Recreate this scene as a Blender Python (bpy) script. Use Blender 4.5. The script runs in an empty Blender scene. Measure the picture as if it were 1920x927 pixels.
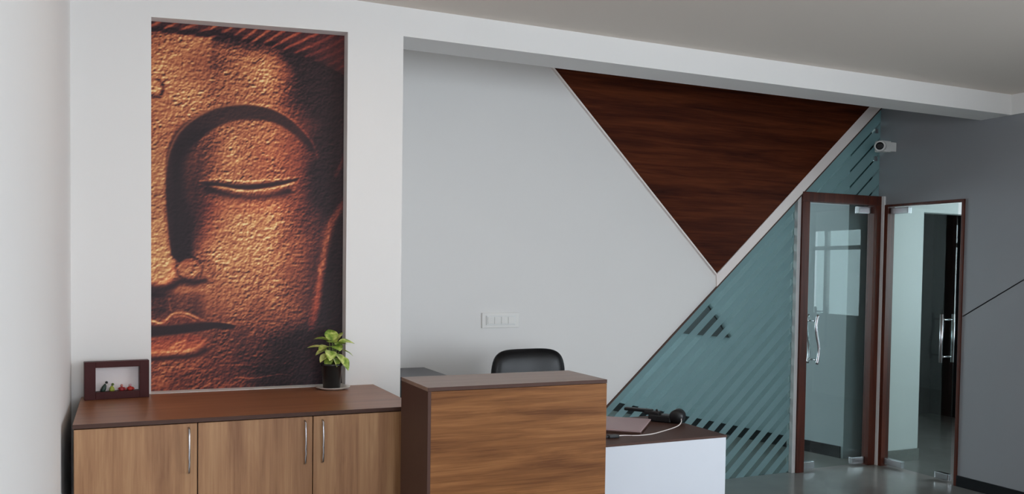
import bpy, bmesh, math, random
import numpy as np
from mathutils import Vector, Matrix

SC = bpy.context.scene
COL = SC.collection

# ------------------------------------------------------------------ camera
FOC, CY, YAW, PITCH, ROLL = 1609.8, 557.48, 24.403, -1.834, 0.789
cd = bpy.data.cameras.new('camera')
cam = bpy.data.objects.new('camera', cd)
COL.objects.link(cam)
SC.camera = cam
a, b, c = (math.radians(v) for v in (YAW, PITCH, ROLL))
fw = Vector((math.sin(a) * math.cos(b), math.cos(a) * math.cos(b), math.sin(b)))
r0 = Vector((math.cos(a), -math.sin(a), 0))
u0 = r0.cross(fw)
rt = r0 * math.cos(c) + u0 * math.sin(c)
up = -r0 * math.sin(c) + u0 * math.cos(c)
cam.matrix_world = Matrix(((rt.x, up.x, -fw.x, 0), (rt.y, up.y, -fw.y, 0), (rt.z, up.z, -fw.z, 1.5), (0, 0, 0, 1)))
cd.sensor_width = 36.0
cd.lens = FOC / 1920 * 36
cd.shift_y = (CY - 463.5) / 1920
cd.clip_start = 0.02

# ------------------------------------------------------------------ sky, daylight, exposure
w = bpy.data.worlds.new('world')
SC.world = w
w.use_nodes = True
wn = w.node_tree
bg = wn.nodes['Background']
bg.inputs[0].default_value = (0.83, 0.915, 1.0, 1)
bg.inputs[1].default_value = 10.0


def portal(name, loc, rot, sx, sy):
    l = bpy.data.lights.new(name, 'AREA')
    l.shape = 'RECTANGLE'
    l.size, l.size_y = sx, sy
    l.cycles.is_portal = True
    o = bpy.data.objects.new(name, l)
    COL.objects.link(o)
    o.location = loc
    o.rotation_euler = rot
    return o


XRW = 5.42
portal('daylight_rear_window', (0.95, -3.0, 1.50), (math.radians(90), 0, 0), 1.9, 1.8)
portal('daylight_right_window', (XRW, -0.6, 1.45), (math.radians(90), 0, math.radians(90)), 3.6, 1.9)
portal('daylight_added_inner_opening', (3.2, 8.95, 1.5), (math.radians(-90), 0, 0), 2.4, 1.6)  # unseen opening added to light the office wall behind the glass
portal('daylight_added_side_opening', (8.0, 3.55, 1.60), (math.radians(90), 0, math.radians(90)), 1.5, 1.5)  # extra unseen opening, added to brighten the side room
portal('daylight_side_window', (8.0, 1.865, 1.52), (math.radians(90), 0, math.radians(90)), 0.97, 1.14)

SC.view_settings.view_transform = 'Standard'
SC.view_settings.look = 'None'
SC.view_settings.gamma = 1
SC.view_settings.use_curve_mapping = False
SC.view_settings.exposure = 0.0
SC.cycles.max_bounces = 12
SC.cycles.diffuse_bounces = 6
SC.cycles.transparent_max_bounces = 24
SC.cycles.sample_clamp_indirect = 6
SC.cycles.caustics_reflective = False
SC.cycles.caustics_refractive = False


# ------------------------------------------------------------------ materials
def lin(rgb):
    out = []
    for v in rgb:
        v = v / 255
        out.append(v / 12.92 if v <= 0.04045 else ((v + 0.055) / 1.055) ** 2.4)
    return (*out, 1)


def newmat(name):
    m = bpy.data.materials.new(name)
    m.use_nodes = True
    nt = m.node_tree
    return m, nt, nt.nodes['Principled BSDF']


def plain(name, rgb, rough=0.5, metal=0.0, var=0.0, scale=12.0, bump=0.0, bscale=60.0, spec=0.5, coat=0.0):
    m, nt, p = newmat(name)
    col = lin(rgb)
    p.inputs['Base Color'].default_value = col
    p.inputs['Roughness'].default_value = rough
    p.inputs['Metallic'].default_value = metal
    p.inputs['Specular IOR Level'].default_value = spec
    p.inputs['Coat Weight'].default_value = coat
    tc = nt.nodes.new('ShaderNodeTexCoord')
    if var > 0:
        n = nt.nodes.new('ShaderNodeTexNoise')
        n.inputs['Scale'].default_value = scale
        n.inputs['Detail'].default_value = 4
        r = nt.nodes.new('ShaderNodeMapRange')
        r.inputs[3].default_value = 1 - var
        r.inputs[4].default_value = 1 + var
        mx = nt.nodes.new('ShaderNodeVectorMath')
        mx.operation = 'SCALE'
        mx.inputs[0].default_value = col[:3]
        nt.links.new(tc.outputs['Object'], n.inputs['Vector'])
        nt.links.new(n.outputs[0], r.inputs[0])
        nt.links.new(r.outputs[0], mx.inputs['Scale'])
        nt.links.new(mx.outputs[0], p.inputs['Base Color'])
    if bump > 0:
        n2 = nt.nodes.new('ShaderNodeTexNoise')
        n2.inputs['Scale'].default_value = bscale
        n2.inputs['Detail'].default_value = 3
        bp = nt.nodes.new('ShaderNodeBump')
        bp.inputs['Strength'].default_value = bump
        bp.inputs['Distance'].default_value = 0.002
        nt.links.new(tc.outputs['Object'], n2.inputs['Vector'])
        nt.links.new(n2.outputs[0], bp.inputs['Height'])
        nt.links.new(bp.outputs[0], p.inputs['Normal'])
    return m


def wood(name, dark, mid, light, grain='X', rough=0.45, fine=1.0, spec=0.4):
    """laminate with long streaks along one object axis"""
    m, nt, p = newmat(name)
    tc = nt.nodes.new('ShaderNodeTexCoord')
    oi = nt.nodes.new('ShaderNodeObjectInfo')
    ad = nt.nodes.new('ShaderNodeVectorMath')
    ad.operation = 'ADD'
    sc = nt.nodes.new('ShaderNodeVectorMath')
    sc.operation = 'SCALE'
    sc.inputs[0].default_value = (7.1, 3.3, 9.7)
    nt.links.new(oi.outputs['Random'], sc.inputs['Scale'])
    nt.links.new(tc.outputs['Object'], ad.inputs[0])
    nt.links.new(sc.outputs[0], ad.inputs[1])

    def streak(long, cross, detail, dist):
        mp = nt.nodes.new('ShaderNodeMapping')
        s = [cross, cross, cross]
        s['XYZ'.index(grain)] = long
        mp.inputs['Scale'].default_value = s
        n = nt.nodes.new('ShaderNodeTexNoise')
        n.inputs['Scale'].default_value = 1.0
        n.inputs['Detail'].default_value = detail
        n.inputs['Roughness'].default_value = 0.62
        n.inputs['Distortion'].default_value = dist
        nt.links.new(ad.outputs[0], mp.inputs[0])
        nt.links.new(mp.outputs[0], n.inputs['Vector'])
        return n
    n1 = streak(0.9 * fine, 14 * fine, 5, 0.5)
    n2 = streak(3.0 * fine, 110 * fine, 3, 0.1)
    mixf = nt.nodes.new('ShaderNodeMath')
    mixf.operation = 'MULTIPLY_ADD'
    mixf.inputs[1].default_value = 0.35
    sub = nt.nodes.new('ShaderNodeMath')
    sub.operation = 'SUBTRACT'
    sub.inputs[1].default_value = 0.5
    nt.links.new(n2.outputs[0], sub.inputs[0])
    nt.links.new(sub.outputs[0], mixf.inputs[0])
    nt.links.new(n1.outputs[0], mixf.inputs[2])
    cr = nt.nodes.new('ShaderNodeValToRGB')
    e = cr.color_ramp.elements
    e[0].position, e[0].color = 0.30, lin(dark)
    e[1].position, e[1].color = 0.72, lin(light)
    x = e.new(0.5)
    x.color = lin(mid)
    nt.links.new(mixf.outputs[0], cr.inputs[0])
    nt.links.new(cr.outputs[0], p.inputs['Base Color'])
    p.inputs['Roughness'].default_value = rough
    p.inputs['Specular IOR Level'].default_value = spec
    return m


def glass(name, tint, amount=0.0, film=(200, 215, 215)):
    """architectural glass: tinted see-through plus fresnel reflection; amount adds a frosted film"""
    m = bpy.data.materials.new(name)
    m.use_nodes = True
    nt = m.node_tree
    nt.nodes.clear()
    out = nt.nodes.new('ShaderNodeOutputMaterial')
    tr = nt.nodes.new('ShaderNodeBsdfTransparent')
    tr.inputs[0].default_value = lin(tint)
    gl = nt.nodes.new('ShaderNodeBsdfGlossy')
    gl.inputs['Roughness'].default_value = 0.0
    fr = nt.nodes.new('ShaderNodeFresnel')
    fr.inputs[0].default_value = 1.5
    mx = nt.nodes.new('ShaderNodeMixShader')
    ge = nt.nodes.new('ShaderNodeNewGeometry')
    inv = nt.nodes.new('ShaderNodeMath')      # reflect on the outer faces only (no inner total reflection)
    inv.operation = 'SUBTRACT'
    inv.inputs[0].default_value = 1.0
    mul = nt.nodes.new('ShaderNodeMath')
    mul.operation = 'MULTIPLY'
    nt.links.new(ge.outputs['Backfacing'], inv.inputs[1])
    nt.links.new(inv.outputs[0], mul.inputs[0])
    nt.links.new(fr.outputs[0], mul.inputs[1])
    nt.links.new(mul.outputs[0], mx.inputs[0])
    base = tr
    if amount > 0:
        df = nt.nodes.new('ShaderNodeBsdfDiffuse')
        df.inputs[0].default_value = lin(film)
        tl = nt.nodes.new('ShaderNodeBsdfTranslucent')
        tl.inputs[0].default_value = lin(film)
        a1 = nt.nodes.new('ShaderNodeMixShader')
        a1.inputs[0].default_value = 0.5
        nt.links.new(df.outputs[0], a1.inputs[1])
        nt.links.new(tl.outputs[0], a1.inputs[2])
        a2 = nt.nodes.new('ShaderNodeMixShader')
        a2.inputs[0].default_value = amount
        nt.links.new(tr.outputs[0], a2.inputs[1])
        nt.links.new(a1.outputs[0], a2.inputs[2])
        base = a2
        gl.inputs['Roughness'].default_value = 0.12
    nt.links.new(base.outputs[0], mx.inputs[1])
    nt.links.new(gl.outputs[0], mx.inputs[2])
    nt.links.new(mx.outputs[0], out.inputs[0])
    return m


M = {}
M['white'] = plain('white_wall_paint', (232, 230, 228), 0.75, var=0.012, scale=2.5, bump=0.05, bscale=220)
M['stripe'] = plain('off_white_paint', (236, 226, 222), 0.6, var=0.01)
M['ceil'] = plain('ceiling_paint', (226, 216, 206), 0.85, var=0.01, scale=2)
M['grey'] = plain('grey_wall_paint', (148, 149, 153), 0.38, var=0.02, scale=1.5, bump=0.03, bscale=200, spec=0.35)
M['groove'] = plain('dark_groove', (98, 96, 104), 0.7, var=0.02)
M['pale'] = plain('pale_green_wall_paint', (208, 214, 212), 0.5, var=0.01, scale=2)
M['inner'] = plain('grey_blue_wall_paint', (168, 180, 184), 0.5, var=0.01, scale=2)
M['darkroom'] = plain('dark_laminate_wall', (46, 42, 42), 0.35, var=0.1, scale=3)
M['floor'] = plain('polished_grey_stone', (132, 131, 128), 0.2, var=0.14, scale=5, spec=0.5)
M['skirt'] = plain('dark_granite_skirting', (27, 27, 30), 0.35, var=0.12, scale=60, spec=0.25)
M['skirt2'] = plain('grey_stone_skirting', (120, 122, 118), 0.22, var=0.12, scale=40)
M['tri'] = wood('dark_walnut_veneer', (48, 18, 8), (74, 32, 15), (98, 48, 24), 'X', 0.6, 1.1, 0.08)
M['cabv'] = wood('walnut_laminate_vertical', (136, 94, 64), (164, 120, 84), (186, 144, 104), 'Z', 0.5, 1.1)
M['counterh'] = wood('teak_laminate_horizontal', (100, 60, 30), (130, 84, 46), (156, 106, 64), 'X', 0.5, 1.7, 0.2)
M['top'] = wood('brown_worktop_laminate', (134, 86, 58), (148, 98, 66), (158, 106, 74), 'X', 0.33, 1.2, 0.35)
M['ktop'] = wood('grey_brown_counter_laminate', (128, 106, 92), (140, 116, 102), (150, 126, 112), 'X', 0.33, 1.2, 0.35)
M['edge'] = plain('dark_brown_edge_band', (80, 56, 48), 0.5, var=0.04, spec=0.2)
M['frame'] = wood('dark_brown_door_frame', (62, 24, 14), (82, 34, 20), (98, 46, 28), 'Z', 0.4, 1.5)
M['maroon'] = plain('dark_maroon_wood', (66, 26, 26), 0.45, var=0.12, scale=40, spec=0.15)
M['chrome'] = plain('brushed_steel', (190, 188, 192), 0.25, metal=1.0, var=0.02)
M['alu'] = plain('pale_aluminium', (205, 205, 205), 0.4, var=0.02)
M['laminate'] = plain('white_laminate', (208, 212, 220), 0.35, var=0.005)
M['leather'] = plain('black_leather', (14, 13, 15), 0.36, var=0.15, scale=30, bump=0.25, bscale=180, spec=0.3)
M['black'] = plain('black_plastic', (18, 18, 20), 0.4, var=0.1, scale=30)
M['pot'] = plain('black_pot', (20, 20, 22), 0.3, var=0.1, scale=20)
M['whiteplastic'] = plain('white_plastic', (222, 222, 220), 0.35, var=0.01)
M['switch'] = plain('ivory_switch_plastic', (226, 224, 220), 0.4, var=0.01)
M['ceramic'] = plain('white_ceramic', (236, 234, 228), 0.2, var=0.01)
M['soil'] = plain('dark_soil', (40, 30, 24), 0.9, var=0.3, scale=80)
M['greybox'] = plain('charcoal_laminate', (66, 64, 70), 0.35, var=0.05)
M['pinkgrey'] = plain('pinkish_grey_metal', (176, 150, 152), 0.45, var=0.03)
M['paper'] = plain('off_white_card', (226, 218, 218), 0.8, var=0.02, scale=40)
M['cable'] = plain('white_cable', (226, 218, 214), 0.4, var=0.02)
M['lens'] = plain('black_glass_lens', (5, 6, 10), 0.25, var=0.02, spec=0.3)
M['window'] = plain('white_window_frame', (224, 222, 218), 0.5, var=0.01)
M['clear'] = glass('clear_door_glass', (236, 243, 242))
M['tint'] = glass('green_tinted_glass', (204, 220, 220))
M['film'] = glass('frosted_film', (226, 236, 236), 0.58, (166, 188, 191))


# ------------------------------------------------------------------ mesh helpers
def addbox(bm, x0, x1, y0, y1, z0, z1, bevel=0.0):
    vs = [bm.verts.new(p) for p in ((x0, y0, z0), (x1, y0, z0), (x1, y1, z0), (x0, y1, z0),
                                    (x0, y0, z1), (x1, y0, z1), (x1, y1, z1), (x0, y1, z1))]
    fs = [bm.faces.new([vs[i] for i in f]) for f in ((0, 3, 2, 1), (4, 5, 6, 7), (0, 1, 5, 4), (1, 2, 6, 5), (2, 3, 7, 6), (3, 0, 4, 7))]
    if bevel > 0:
        es = list({e for f in fs for e in f.edges})
        bmesh.ops.bevel(bm, geom=es, offset=bevel, segments=2, affect='EDGES', profile=0.6)
    return bm


def addprism(bm, pts, y0, y1):
    """polygon of (x, z) pushed from y0 to y1"""
    A = [bm.verts.new((x, y0, z)) for x, z in pts]
    B = [bm.verts.new((x, y1, z)) for x, z in pts]
    bm.faces.new(A)
    bm.faces.new(B[::-1])
    n = len(pts)
    for i in range(n):
        bm.faces.new((A[i], B[i], B[(i + 1) % n], A[(i + 1) % n]))
    return bm


def addtube(bm, pts, rad, n=10, closed_ends=True, flat=None):
    pts = [Vector(p) for p in pts]
    rings = []
    ref = Vector((0.13, 0.21, 0.97)).normalized()
    for i, p in enumerate(pts):
        d = (pts[min(i + 1, len(pts) - 1)] - pts[max(i - 1, 0)]).normalized()
        rr = ref if abs(d.dot(ref)) < 0.95 else Vector((1, 0, 0))
        s = d.cross(rr).normalized()
        t = d.cross(s).normalized()
        r = rad[i] if isinstance(rad, (list, tuple)) else rad
        rings.append([bm.verts.new(p + s * r * math.cos(k * 2 * math.pi / n) + t * r * math.sin(k * 2 * math.pi / n)) for k in range(n)])
    for i in range(len(rings) - 1):
        for k in range(n):
            f = bm.faces.new((rings[i][k], rings[i][(k + 1) % n], rings[i + 1][(k + 1) % n], rings[i + 1][k]))
            f.smooth = True
    if closed_ends:
        bm.faces.new(rings[0][::-1])
        bm.faces.new(rings[-1])
    return bm


def addlathe(bm, prof, n=32, cx=0, cy=0):
    rings = []
    for r, z in prof:
        if r < 1e-6:
            rings.append([bm.verts.new((cx, cy, z))])
        else:
            rings.append([bm.verts.new((cx + r * math.cos(k * 2 * math.pi / n), cy + r * math.sin(k * 2 * math.pi / n), z)) for k in range(n)])
    for A, B in zip(rings, rings[1:]):
        for k in range(n):
            if len(A) == 1 and len(B) == 1:
                continue
            if len(A) == 1:
                f = bm.faces.new((A[0], B[(k + 1) % n], B[k]))
            elif len(B) == 1:
                f = bm.faces.new((A[k], A[(k + 1) % n], B[0]))
            else:
                f = bm.faces.new((A[k], A[(k + 1) % n], B[(k + 1) % n], B[k]))
            f.smooth = True
    return bm


def obj(name, bm, mat, parent=None, smooth=None):
    me = bpy.data.meshes.new(name)
    bmesh.ops.recalc_face_normals(bm, faces=bm.faces[:])
    bm.to_mesh(me)
    bm.free()
    me.materials.append(M[mat] if isinstance(mat, str) else mat)
    o = bpy.data.objects.new(name, me)
    COL.objects.link(o)
    if parent is not None:
        o.parent = parent
    return o


def box(name, x0, x1, y0, y1, z0, z1, mat, parent=None, bevel=0.0):
    return obj(name, addbox(bmesh.new(), x0, x1, y0, y1, z0, z1, bevel), mat, parent)


def tag(o, label, cat=None, group=None, kind=None):
    o['label'] = label
    if cat:
        o['category'] = cat
    if group:
        o['group'] = group
    if kind:
        o['kind'] = kind
    return o


def thing(name, label, cat, loc=(0, 0, 0), rz=0.0, group=None, kind=None):
    o = bpy.data.objects.new(name, None)
    o.empty_display_size = 0.05
    COL.objects.link(o)
    o.location = loc
    o.rotation_euler = (0, 0, rz)
    return tag(o, label, cat, group, kind)


def struct(o, label, cat):
    return tag(o, label, cat, kind='structure')


def clip(poly, nx, nz, d):
    """keep the side nx*x + nz*z <= d of a convex polygon"""
    out = []
    for i, p in enumerate(poly):
        q = poly[(i + 1) % len(poly)]
        a_ = nx * p[0] + nz * p[1] - d
        b_ = nx * q[0] + nz * q[1] - d
        if a_ <= 0:
            out.append(p)
        if (a_ < 0 < b_) or (b_ < 0 < a_):
            t = a_ / (a_ - b_)
            out.append((p[0] + (q[0] - p[0]) * t, p[1] + (q[1] - p[1]) * t))
    return out


# ------------------------------------------------------------------ key dimensions (metres)
XL, XR, DF, DB = -0.190, 5.420, 3.888, 4.954
ZB, ZC, ZTOP = 2.580, 2.714, 3.05
XC = 1.191                     # right edge of the mural pier
YR = -3.0                      # rear wall

# ------------------------------------------------------------------ shell
struct(box('floor', XL - 0.15, 8.3, YR - 0.2, 9.2, -0.12, 0.0, 'floor'), 'polished dark grey stone floor running through the rooms', 'floor')
struct(box('ceiling', XL - 0.15, XR + 0.06, YR - 0.2, DF + 0.01, ZC, ZC + 0.15, 'ceil'), 'plain off-white ceiling in front of the beam', 'ceiling')
struct(box('ceiling_recess', XL - 0.15, 9.4, DF + 0.232, 9.2, ZTOP, ZTOP + 0.15, 'ceil'), 'higher ceiling hidden behind the beam', 'ceiling')
struct(box('wall_left', XL - 0.15, XL, YR - 0.2, DF + 0.2, 0, ZC + 0.1, 'white'), 'white side wall beside the low cabinet', 'wall')

# pier with the shallow niche for the mural
bm = bmesh.new()
NX0, NX1, NZ0, NZL, NZR, ND = 0.108, 0.930, 0.9595, 2.525, 2.566, 0.075
addbox(bm, XL, NX0, DF, DF + ND, 0, ZTOP)
addbox(bm, NX1, XC, DF, DF + ND, 0, ZTOP)
addbox(bm, NX0, NX1, DF, DF + ND, 0, NZ0)
addprism(bm, [(NX0, NZL), (NX1, NZR), (NX1, ZTOP), (NX0, ZTOP)], DF, DF + ND)
addbox(bm, XL, XC, DF + ND, DB, 0, ZTOP)
struct(obj('wall_center', bm, 'white'), 'white pier wall with the shallow mural niche', 'wall')

struct(box('trim_1', XC, XR, DF, DF + 0.232, ZB, ZTOP + 0.1, 'white'), 'long white ceiling beam over the reception recess', 'beam')
struct(box('trim_2', XR - 0.012, XR, YR, DF, ZB, ZC, 'white'), 'white band along the top of the grey wall', 'trim')


def diag(z):                   # lower edge of the white stripe = edge of the glass
    return 2.970 + (z - 0.607) * 1.0987


# plaster wall of the recess, cut off along the diagonal
bm = addprism(bmesh.new(), [(XC, 0), (diag(0), 0), (diag(2.82), 2.82), (XR, 2.838), (XR, ZTOP), (XC, ZTOP)], DB, DB + 0.10)
struct(obj('wall_back', bm, 'white'), 'white back wall of the recess cut along a diagonal', 'wall')

# right wall with door opening
RD0, RD1, ZRD = 4.915, 4.2186, 2.0437
bm = bmesh.new()
RW0, RW1, RZ0, RZ1 = -2.4, 1.2, 0.5, 2.4          # side window nearer the viewer
addbox(bm, XR, XR + 0.06, YR, RW0, 0, ZTOP)
addbox(bm, XR, XR + 0.06, RW0, RW1, 0, RZ0)
addbox(bm, XR, XR + 0.06, RW0, RW1, RZ1, ZTOP)
addbox(bm, XR, XR + 0.06, RW1, RD1, 0, ZTOP)
addbox(bm, XR, XR + 0.06, RD1, RD0, ZRD, ZTOP)
addbox(bm, XR, XR + 0.06, RD0, DB + 0.1, 0, ZTOP)
wr = struct(obj('wall_right', bm, 'grey'), 'grey painted side wall with the second glass door', 'wall')
# thin inlaid line on the grey wall
bm = bmesh.new()
p0, p1 = Vector((XR - 0.0008, 4.214, 1.212)), Vector((XR - 0.0008, 3.45, 1.672))
n = Vector((0, 0.515, 0.857)) * 0.0035
vs = [bm.verts.new(p0 - n), bm.verts.new(p1 - n), bm.verts.new(p1 + n), bm.verts.new(p0 + n)]
f = bm.faces.new(vs)
bmesh.ops.solidify(bm, geom=[f], thickness=0.0015)
obj('groove_line', bm, 'groove', wr)
struct(box('baseboard_right', XR - 0.012, XR, YR, RD1, 0, 0.078, 'skirt', bevel=0.002), 'dark granite skirting along the grey wall', 'baseboard')

# rear wall behind the camera, with its wide window
bm = bmesh.new()
WX0, WX1, WZ0, WZ1 = 0.0, 1.9, 0.6, 2.4
addbox(bm, XL - 0.15, WX0, YR - 0.2, YR, 0, ZC)
addbox(bm, WX1, XR + 0.06, YR - 0.2, YR, 0, ZC)
addbox(bm, WX0, WX1, YR - 0.2, YR, 0, WZ0)
addbox(bm, WX0, WX1, YR - 0.2, YR, WZ1, ZC)
struct(obj('wall_rear', bm, 'white'), 'white wall with the wide daylight window', 'wall')
bm = bmesh.new()
for x in (WX0, 0.92, WX1 - 0.05):
    addbox(bm, x, x + 0.05, YR - 0.15, YR - 0.09, WZ0, WZ1)
addbox(bm, WX0, WX1, YR - 0.15, YR - 0.09, WZ0, WZ0 + 0.05)
addbox(bm, WX0, WX1, YR - 0.15, YR - 0.09, WZ1 - 0.05, WZ1)
struct(obj('window_1', bm, 'window'), 'wide window frame behind the viewer', 'window')

# ---- office behind the glass
A, B_ = Vector((5.332, 5.20, 0)), Vector((4.60, 9.0, 0))
dv = (B_ - A).normalized()
nv = Vector((dv.y, -dv.x, 0))


def slantwall(bm, s0, s1, t0, t1, z0, z1):
    q = [A + dv * s0 + nv * t0, A + dv * s1 + nv * t0, A + dv * s1 + nv * t1, A + dv * s0 + nv * t1]
    lo = [bm.verts.new((p.x, p.y, z0)) for p in q]
    hi = [bm.verts.new((p.x, p.y, z1)) for p in q]
    bm.faces.new(lo)
    bm.faces.new(hi)
    for i in range(4):
        bm.faces.new((lo[i], lo[(i + 1) % 4], hi[(i + 1) % 4], hi[i]))
    return bm


LW = (B_ - A).length
struct(obj('wall_inner_right', slantwall(bmesh.new(), 0, LW, 0, 0.12, 0, ZTOP), 'inner'), 'pale wall of the office seen through the glass', 'wall')
struct(obj('baseboard_inner', slantwall(bmesh.new(), 0.02, LW, -0.012, 0, 0, 0.095), 'skirt'), 'dark skirting of the office behind the glass', 'baseboard')
struct(box('wall_inner_end', 5.335, 5.545, 5.20, 5.30, 0, ZTOP, 'inner'), 'pale wall end just behind the brown framed glass door', 'wall')
bm = bmesh.new()
addbox(bm, 1.0, 2.0, 9.0, 9.15, 0, ZTOP)
addbox(bm, 4.4, 5.0, 9.0, 9.15, 0, ZTOP)
addbox(bm, 2.0, 4.4, 9.0, 9.15, 0, 0.7)  # below the unseen opening added for light in the office
addbox(bm, 2.0, 4.4, 9.0, 9.15, 2.3, ZTOP)
struct(obj('wall_inner_back', bm, 'pale'), 'far wall of the office behind the glass', 'wall')
struct(box('wall_inner_left', 1.05, 1.15, DB + 0.1, 9.0, 0, ZTOP, 'pale'), 'hidden side wall of the office', 'wall')

# ---- room beyond the grey wall
X2 = 8.0
bm = bmesh.new()
OPX, OPZ = 5.887, 2.008
addbox(bm, XR + 0.06, OPX, DB, DB + 0.1, 0, ZTOP)
addbox(bm, OPX, X2, DB, DB + 0.1, OPZ, ZTOP)
struct(obj('wall_side_back', bm, 'pale'), 'pale wall end seen through the right glass door', 'wall')
struct(box('baseboard_side', XR + 0.061, OPX + 0.005, DB - 0.012, DB, 0, 0.095, 'skirt2', bevel=0.002), 'grey stone skirting seen through the right glass door', 'baseboard')
bm = bmesh.new()
SY0, SY1, SZ0, SZ1 = 1.38, 2.35, 0.95, 2.09
addbox(bm, X2, X2 + 0.15, 1.32, SY0, 0, ZTOP)
addbox(bm, X2, X2 + 0.15, SY1, 2.8, 0, ZTOP)
addbox(bm, X2, X2 + 0.15, 2.8, 4.3, 0, 0.85)  # below the second opening, added only to brighten this room
addbox(bm, X2, X2 + 0.15, 2.8, 4.3, 2.35, ZTOP)
addbox(bm, X2, X2 + 0.15, 4.3, DB + 0.1, 0, ZTOP)
addbox(bm, X2, X2 + 0.15, SY0, SY1, 0, SZ0)
addbox(bm, X2, X2 + 0.15, SY0, SY1, SZ1, ZTOP)
struct(obj('wall_side_right', bm, 'pale'), 'window wall of the side room', 'wall')
struct(box('wall_side_front', XR + 0.06, X2 + 0.15, 1.22, 1.32, 0, ZTOP, 'pale'), 'hidden near wall of the side room', 'wall')
struct(box('ceiling_side', XR + 0.06, X2 + 0.15, 1.22, DF + 0.232, ZTOP, ZTOP + 0.15, 'ceil'), 'ceiling of the side room', 'ceiling')
wroot = thing('window_2', 'white window of the side room mirrored in the glass door', 'window', (X2 + 0.05, 0, 0), kind='structure')
for y in (SY0, 1.72, SY1 - 0.05):
    box('window_frame', 0, 0.05, y, y + 0.05, SZ0, SZ1, 'window', wroot)
for z in (SZ0, 1.80, SZ1 - 0.05):
    box('window_rail', 0.005, 0.045, SY0 + 0.05, SY1 - 0.05, z, z + 0.05, 'window', wroot)
box('pane', 0.02, 0.026, SY0 + 0.05, SY1 - 0.05, SZ0 + 0.05, SZ1 - 0.05, 'clear', wroot)

# dark store behind the side room
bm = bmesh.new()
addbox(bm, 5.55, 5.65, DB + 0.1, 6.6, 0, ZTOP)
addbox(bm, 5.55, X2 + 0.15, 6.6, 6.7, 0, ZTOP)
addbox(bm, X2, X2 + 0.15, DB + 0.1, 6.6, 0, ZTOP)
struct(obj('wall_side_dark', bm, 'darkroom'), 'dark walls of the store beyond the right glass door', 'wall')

# ------------------------------------------------------------------ diagonal wood panel and white stripe
t = thing('wood_wall_panel', 'dark walnut triangular wall panel pointing down on the back wall', 'wall panel')
tl = lambda z: 3.827 - (z - 1.493) * 1.0092
tr_ = lambda z: 3.827 + (z - 1.493) * 1.0896
ZT = 2.86
obj('veneer_panel', addprism(bmesh.new(), [(3.827, 1.493), (tr_(ZT), ZT), (tl(ZT), ZT)], DB - 0.016, DB), 'tri', t)
bm = addprism(bmesh.new(), [(3.827, 1.493), (tl(ZT), ZT), (tl(ZT) - 0.014, ZT), (3.827 - 0.0, 1.493 - 0.014)], DB - 0.020, DB)
obj('edge_strip', bm, 'stripe', t)
bm = addprism(bmesh.new(), [(tr_(1.493) + 0.006, 1.493 - 0.006), (diag(1.40) - 0.004, 1.40), (diag(2.80) - 0.004, 2.80), (tr_(2.80) + 0.002, 2.80)], DB - 0.010, DB)
struct(obj('trim_3', bm, 'stripe'), 'white diagonal stripe between the wood triangle and the glass', 'trim')

# ------------------------------------------------------------------ glass partition with frosted strips
gp = thing('glass_partition', 'green tinted glass partition with slanting frosted strips under the diagonal', 'glass partition', (3.4, DB, 0))
GX1 = 4.572
poly_a = [(diag(0) + 0.01, 0), (GX1, 0), (GX1, (GX1 - 2.970) / 1.0987 + 0.607 - 0.01)]
ZD = 2.1112
xdd = diag(ZD + 0.01)
poly_b = [(xdd + 0.01, ZD), (XR, ZD), (XR, 2.838), (diag(2.838), 2.838)]
Y0, Y1 = DB + 0.035, DB + 0.047
for poly in (poly_a, poly_b):
    o = obj('pane', addprism(bmesh.new(), [(x - 3.4, z) for x, z in poly], Y0 - DB, Y1 - DB), 'tint', gp)
# frosted film strips, parallel to the diagonal edge
PITCHX, KEEP, k = 0.1335, 0.56, 1 / 1.0987
for i in range(-1, 26):
    c0 = 2.338 + i * PITCHX
    for poly, keep in ((poly_a, KEEP), (poly_b, 0.86)):
        c1 = c0 + PITCHX * keep
        q = clip(poly, -1, 1.0987, -c0)
        q = clip(q, 1, -1.0987, c1) if len(q) > 2 else q
        if len(q) > 2:
            obj('film_strip', addprism(bmesh.new(), [(x - 3.4, z) for x, z in q], Y0 - DB - 0.0014, Y0 - DB - 0.0004), 'film', gp)
# dark channel along the diagonal, pale post next to the door
bm = addprism(bmesh.new(), [(diag(0) - 3.4 - 0.004, 0), (diag(0) - 3.4 + 0.010, 0), (diag(2.82) - 3.4 + 0.010, 2.82), (diag(2.82) - 3.4 - 0.004, 2.82)], -0.011, 0.05)
obj('edge_channel', bm, 'edge', gp)
box('post', GX1 - 3.4, 4.604 - 3.4, 0.0, 0.06, 0, 2.08, 'alu', gp, 0.002)
for z in (2.408, 2.623):
    box('glass_clip', 5.355 - 3.4, 5.385 - 3.4, 0.022, 0.06, z - 0.018, z + 0.018, 'chrome', gp, 0.003)

struct(box('trim_4', 5.4025, XR - 0.0005, 4.918, DB - 0.001, 0, ZD, 'white'), 'slim white corner post between the two doors', 'trim')

# dark triangular panel on the office wall
bm = bmesh.new()
pts = [(1.20, 0.90), (2.03, 0.90), (1.70, 1.32), (1.58, 1.32)]
q0 = [A + dv * s - nv * 0.022 for s, z in pts]
va = [bm.verts.new((p.x, p.y, z)) for p, (s, z) in zip(q0, pts)]
q1 = [A + dv * s - nv * 0.002 for s, z in pts]
vb = [bm.verts.new((p.x, p.y, z)) for p, (s, z) in zip(q1, pts)]
bm.faces.new(va)
bm.faces.new(vb)
for i in range(4):
    bm.faces.new((va[i], va[(i + 1) % 4], vb[(i + 1) % 4], vb[i]))
tag(obj('dark_panel', bm, 'darkroom'), 'dark panel on the office wall glimpsed between the frosted strips', 'wall panel')

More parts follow.
